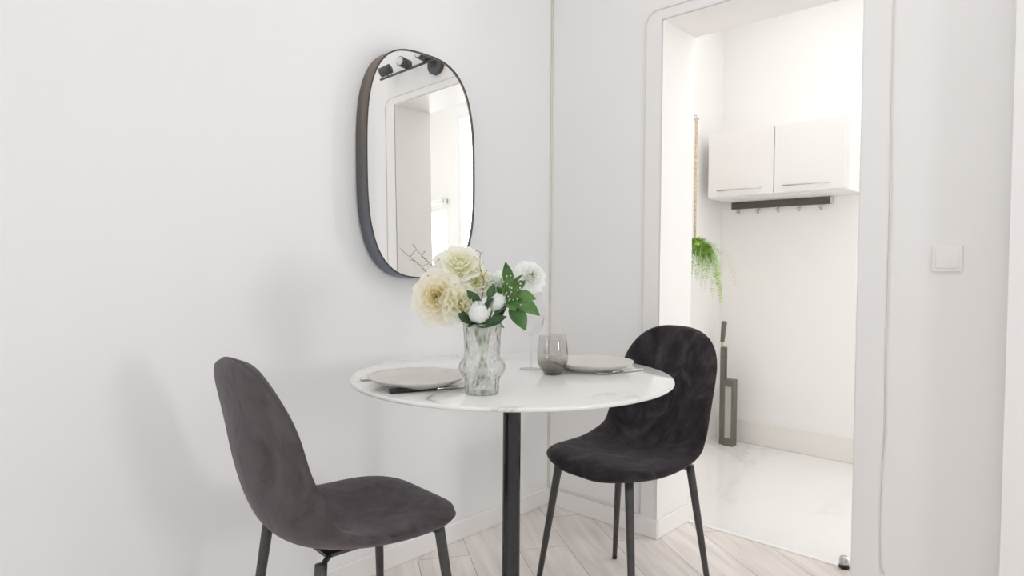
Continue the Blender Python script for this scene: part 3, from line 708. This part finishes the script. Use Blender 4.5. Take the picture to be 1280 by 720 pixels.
# door stop at the threshold
t = thing('door_stop', 'small white and grey door stop on the threshold', 'door stop', (1.125, .235, .003))
obj('body', L([(0, .008), (.016, .008), (.016, .03), (.012, .038), (0, .038)], 24), 'brushed', t); obj('rubber_pad', L([(0, 0), (.017, 0), (.017, .008), (0, .008)], 24), 'rubber', t)
# three-spot wall lamp above the doorway (seen in the mirror)
t = thing('spot_lamp', 'black three spot lamp above the doorway, seen in the mirror', 'lamp', (.85, 0, 2.075))
disc = TB([(0, 0, 0), (0, -.02, 0), (0, -.024, 0)], [.055, .055, .05], 40); obj('wall_plate', disc, 'lampgrey', t)
bm = TB([(-.02, -.06, 0), (.40, -.06, 0)], .006, 10); tube(bm, [(0, -.02, 0), (0, -.06, 0)], .007, 10); obj('bar', bm, 'lampgrey', t)
for x, d in ((.02, (-.15, -.95, .12)), (.17, (-.15, -.95, .05)), (.33, (.8, -.45, -.3))):
    d = Vector(d).normalized(); c_ = Vector((x, -.075, .03))
    hb = TB([c_ - d * .034, c_ - d * .03, c_ + d * .034], [.015, .025, .025], 24); tube(hb, [(x, -.06, 0), tuple(c_)], .005, 8)
    h = obj('lamp_head', hb, 'lampgrey', t); obj('lens', TB([c_ + d * .0335, c_ + d * .0365], .021, 24), 'lens', h)

# ------------------------------------------------------------------ lights
def area(name, loc, rot, sx, sy, p, c=(1, 1, 1)):
    l = bpy.data.lights.new(name, 'AREA'); l.shape = 'RECTANGLE'; l.size = sx; l.size_y = sy; l.energy = p; l.color = c
    o = bpy.data.objects.new(name, l); COL.objects.link(o); o.location = loc; o.rotation_euler = rot; o['kind'] = 'structure'; return o
area('window_light', (1.8, YF + .05, 1.4), (math.radians(90), 0, 0), 2.5, 1.7, 5.8, (.97, .988, 1))
area('room_fill_light', (1.5, -1.35, CH - .02), (0, 0, 0), 2.0, 2.4, 8.3, (.985, .993, 1))  # added overhead fill that flattens the room's shading, not a real fixture
area('side_window_light', (XR - .02, -1.17, 1.15), (math.radians(90), 0, math.radians(90)), .34, .5, 9, (.985, .993, 1))
area('kitchen_fill_light', (1.15, .8, 2.54), (0, 0, 0), 1.6, .9, 6.3, (1, .99, .975))  # added fill to brighten the kitchen walls, no such lamp is known
w = bpy.data.worlds.new('World'); sc.world = w; w.use_nodes = True
w.node_tree.nodes['Background'].inputs[0].default_value = (.95, .97, 1, 1); w.node_tree.nodes['Background'].inputs[1].default_value = .8

# ------------------------------------------------------------------ camera
f, yaw, pitch, roll = 805.88, .75082, -.03042, .0072
cd = bpy.data.cameras.new('Camera'); cam = bpy.data.objects.new('Camera', cd); COL.objects.link(cam)
cd.sensor_width = 36; cd.lens = 36 * f / 1280; cd.clip_start = .02
fwd = Vector((-math.sin(yaw) * math.cos(pitch), math.cos(yaw) * math.cos(pitch), math.sin(pitch)))
right = Vector((math.cos(yaw), math.sin(yaw), 0)); up = right.cross(fwd)
r2 = right * math.cos(roll) + up * math.sin(roll); u2 = -right * math.sin(roll) + up * math.cos(roll)
sc.cycles.diffuse_bounces = 8; sc.cycles.max_bounces = 16; sc.cycles.transparent_max_bounces = 16
mt = Matrix((r2, u2, -fwd)).transposed().to_4x4(); mt.translation = (1.77609, -2.14261, 1.02); cam.matrix_world = mt
sc.camera = cam
sc.view_settings.view_transform = 'Standard'; sc.view_settings.exposure = .12
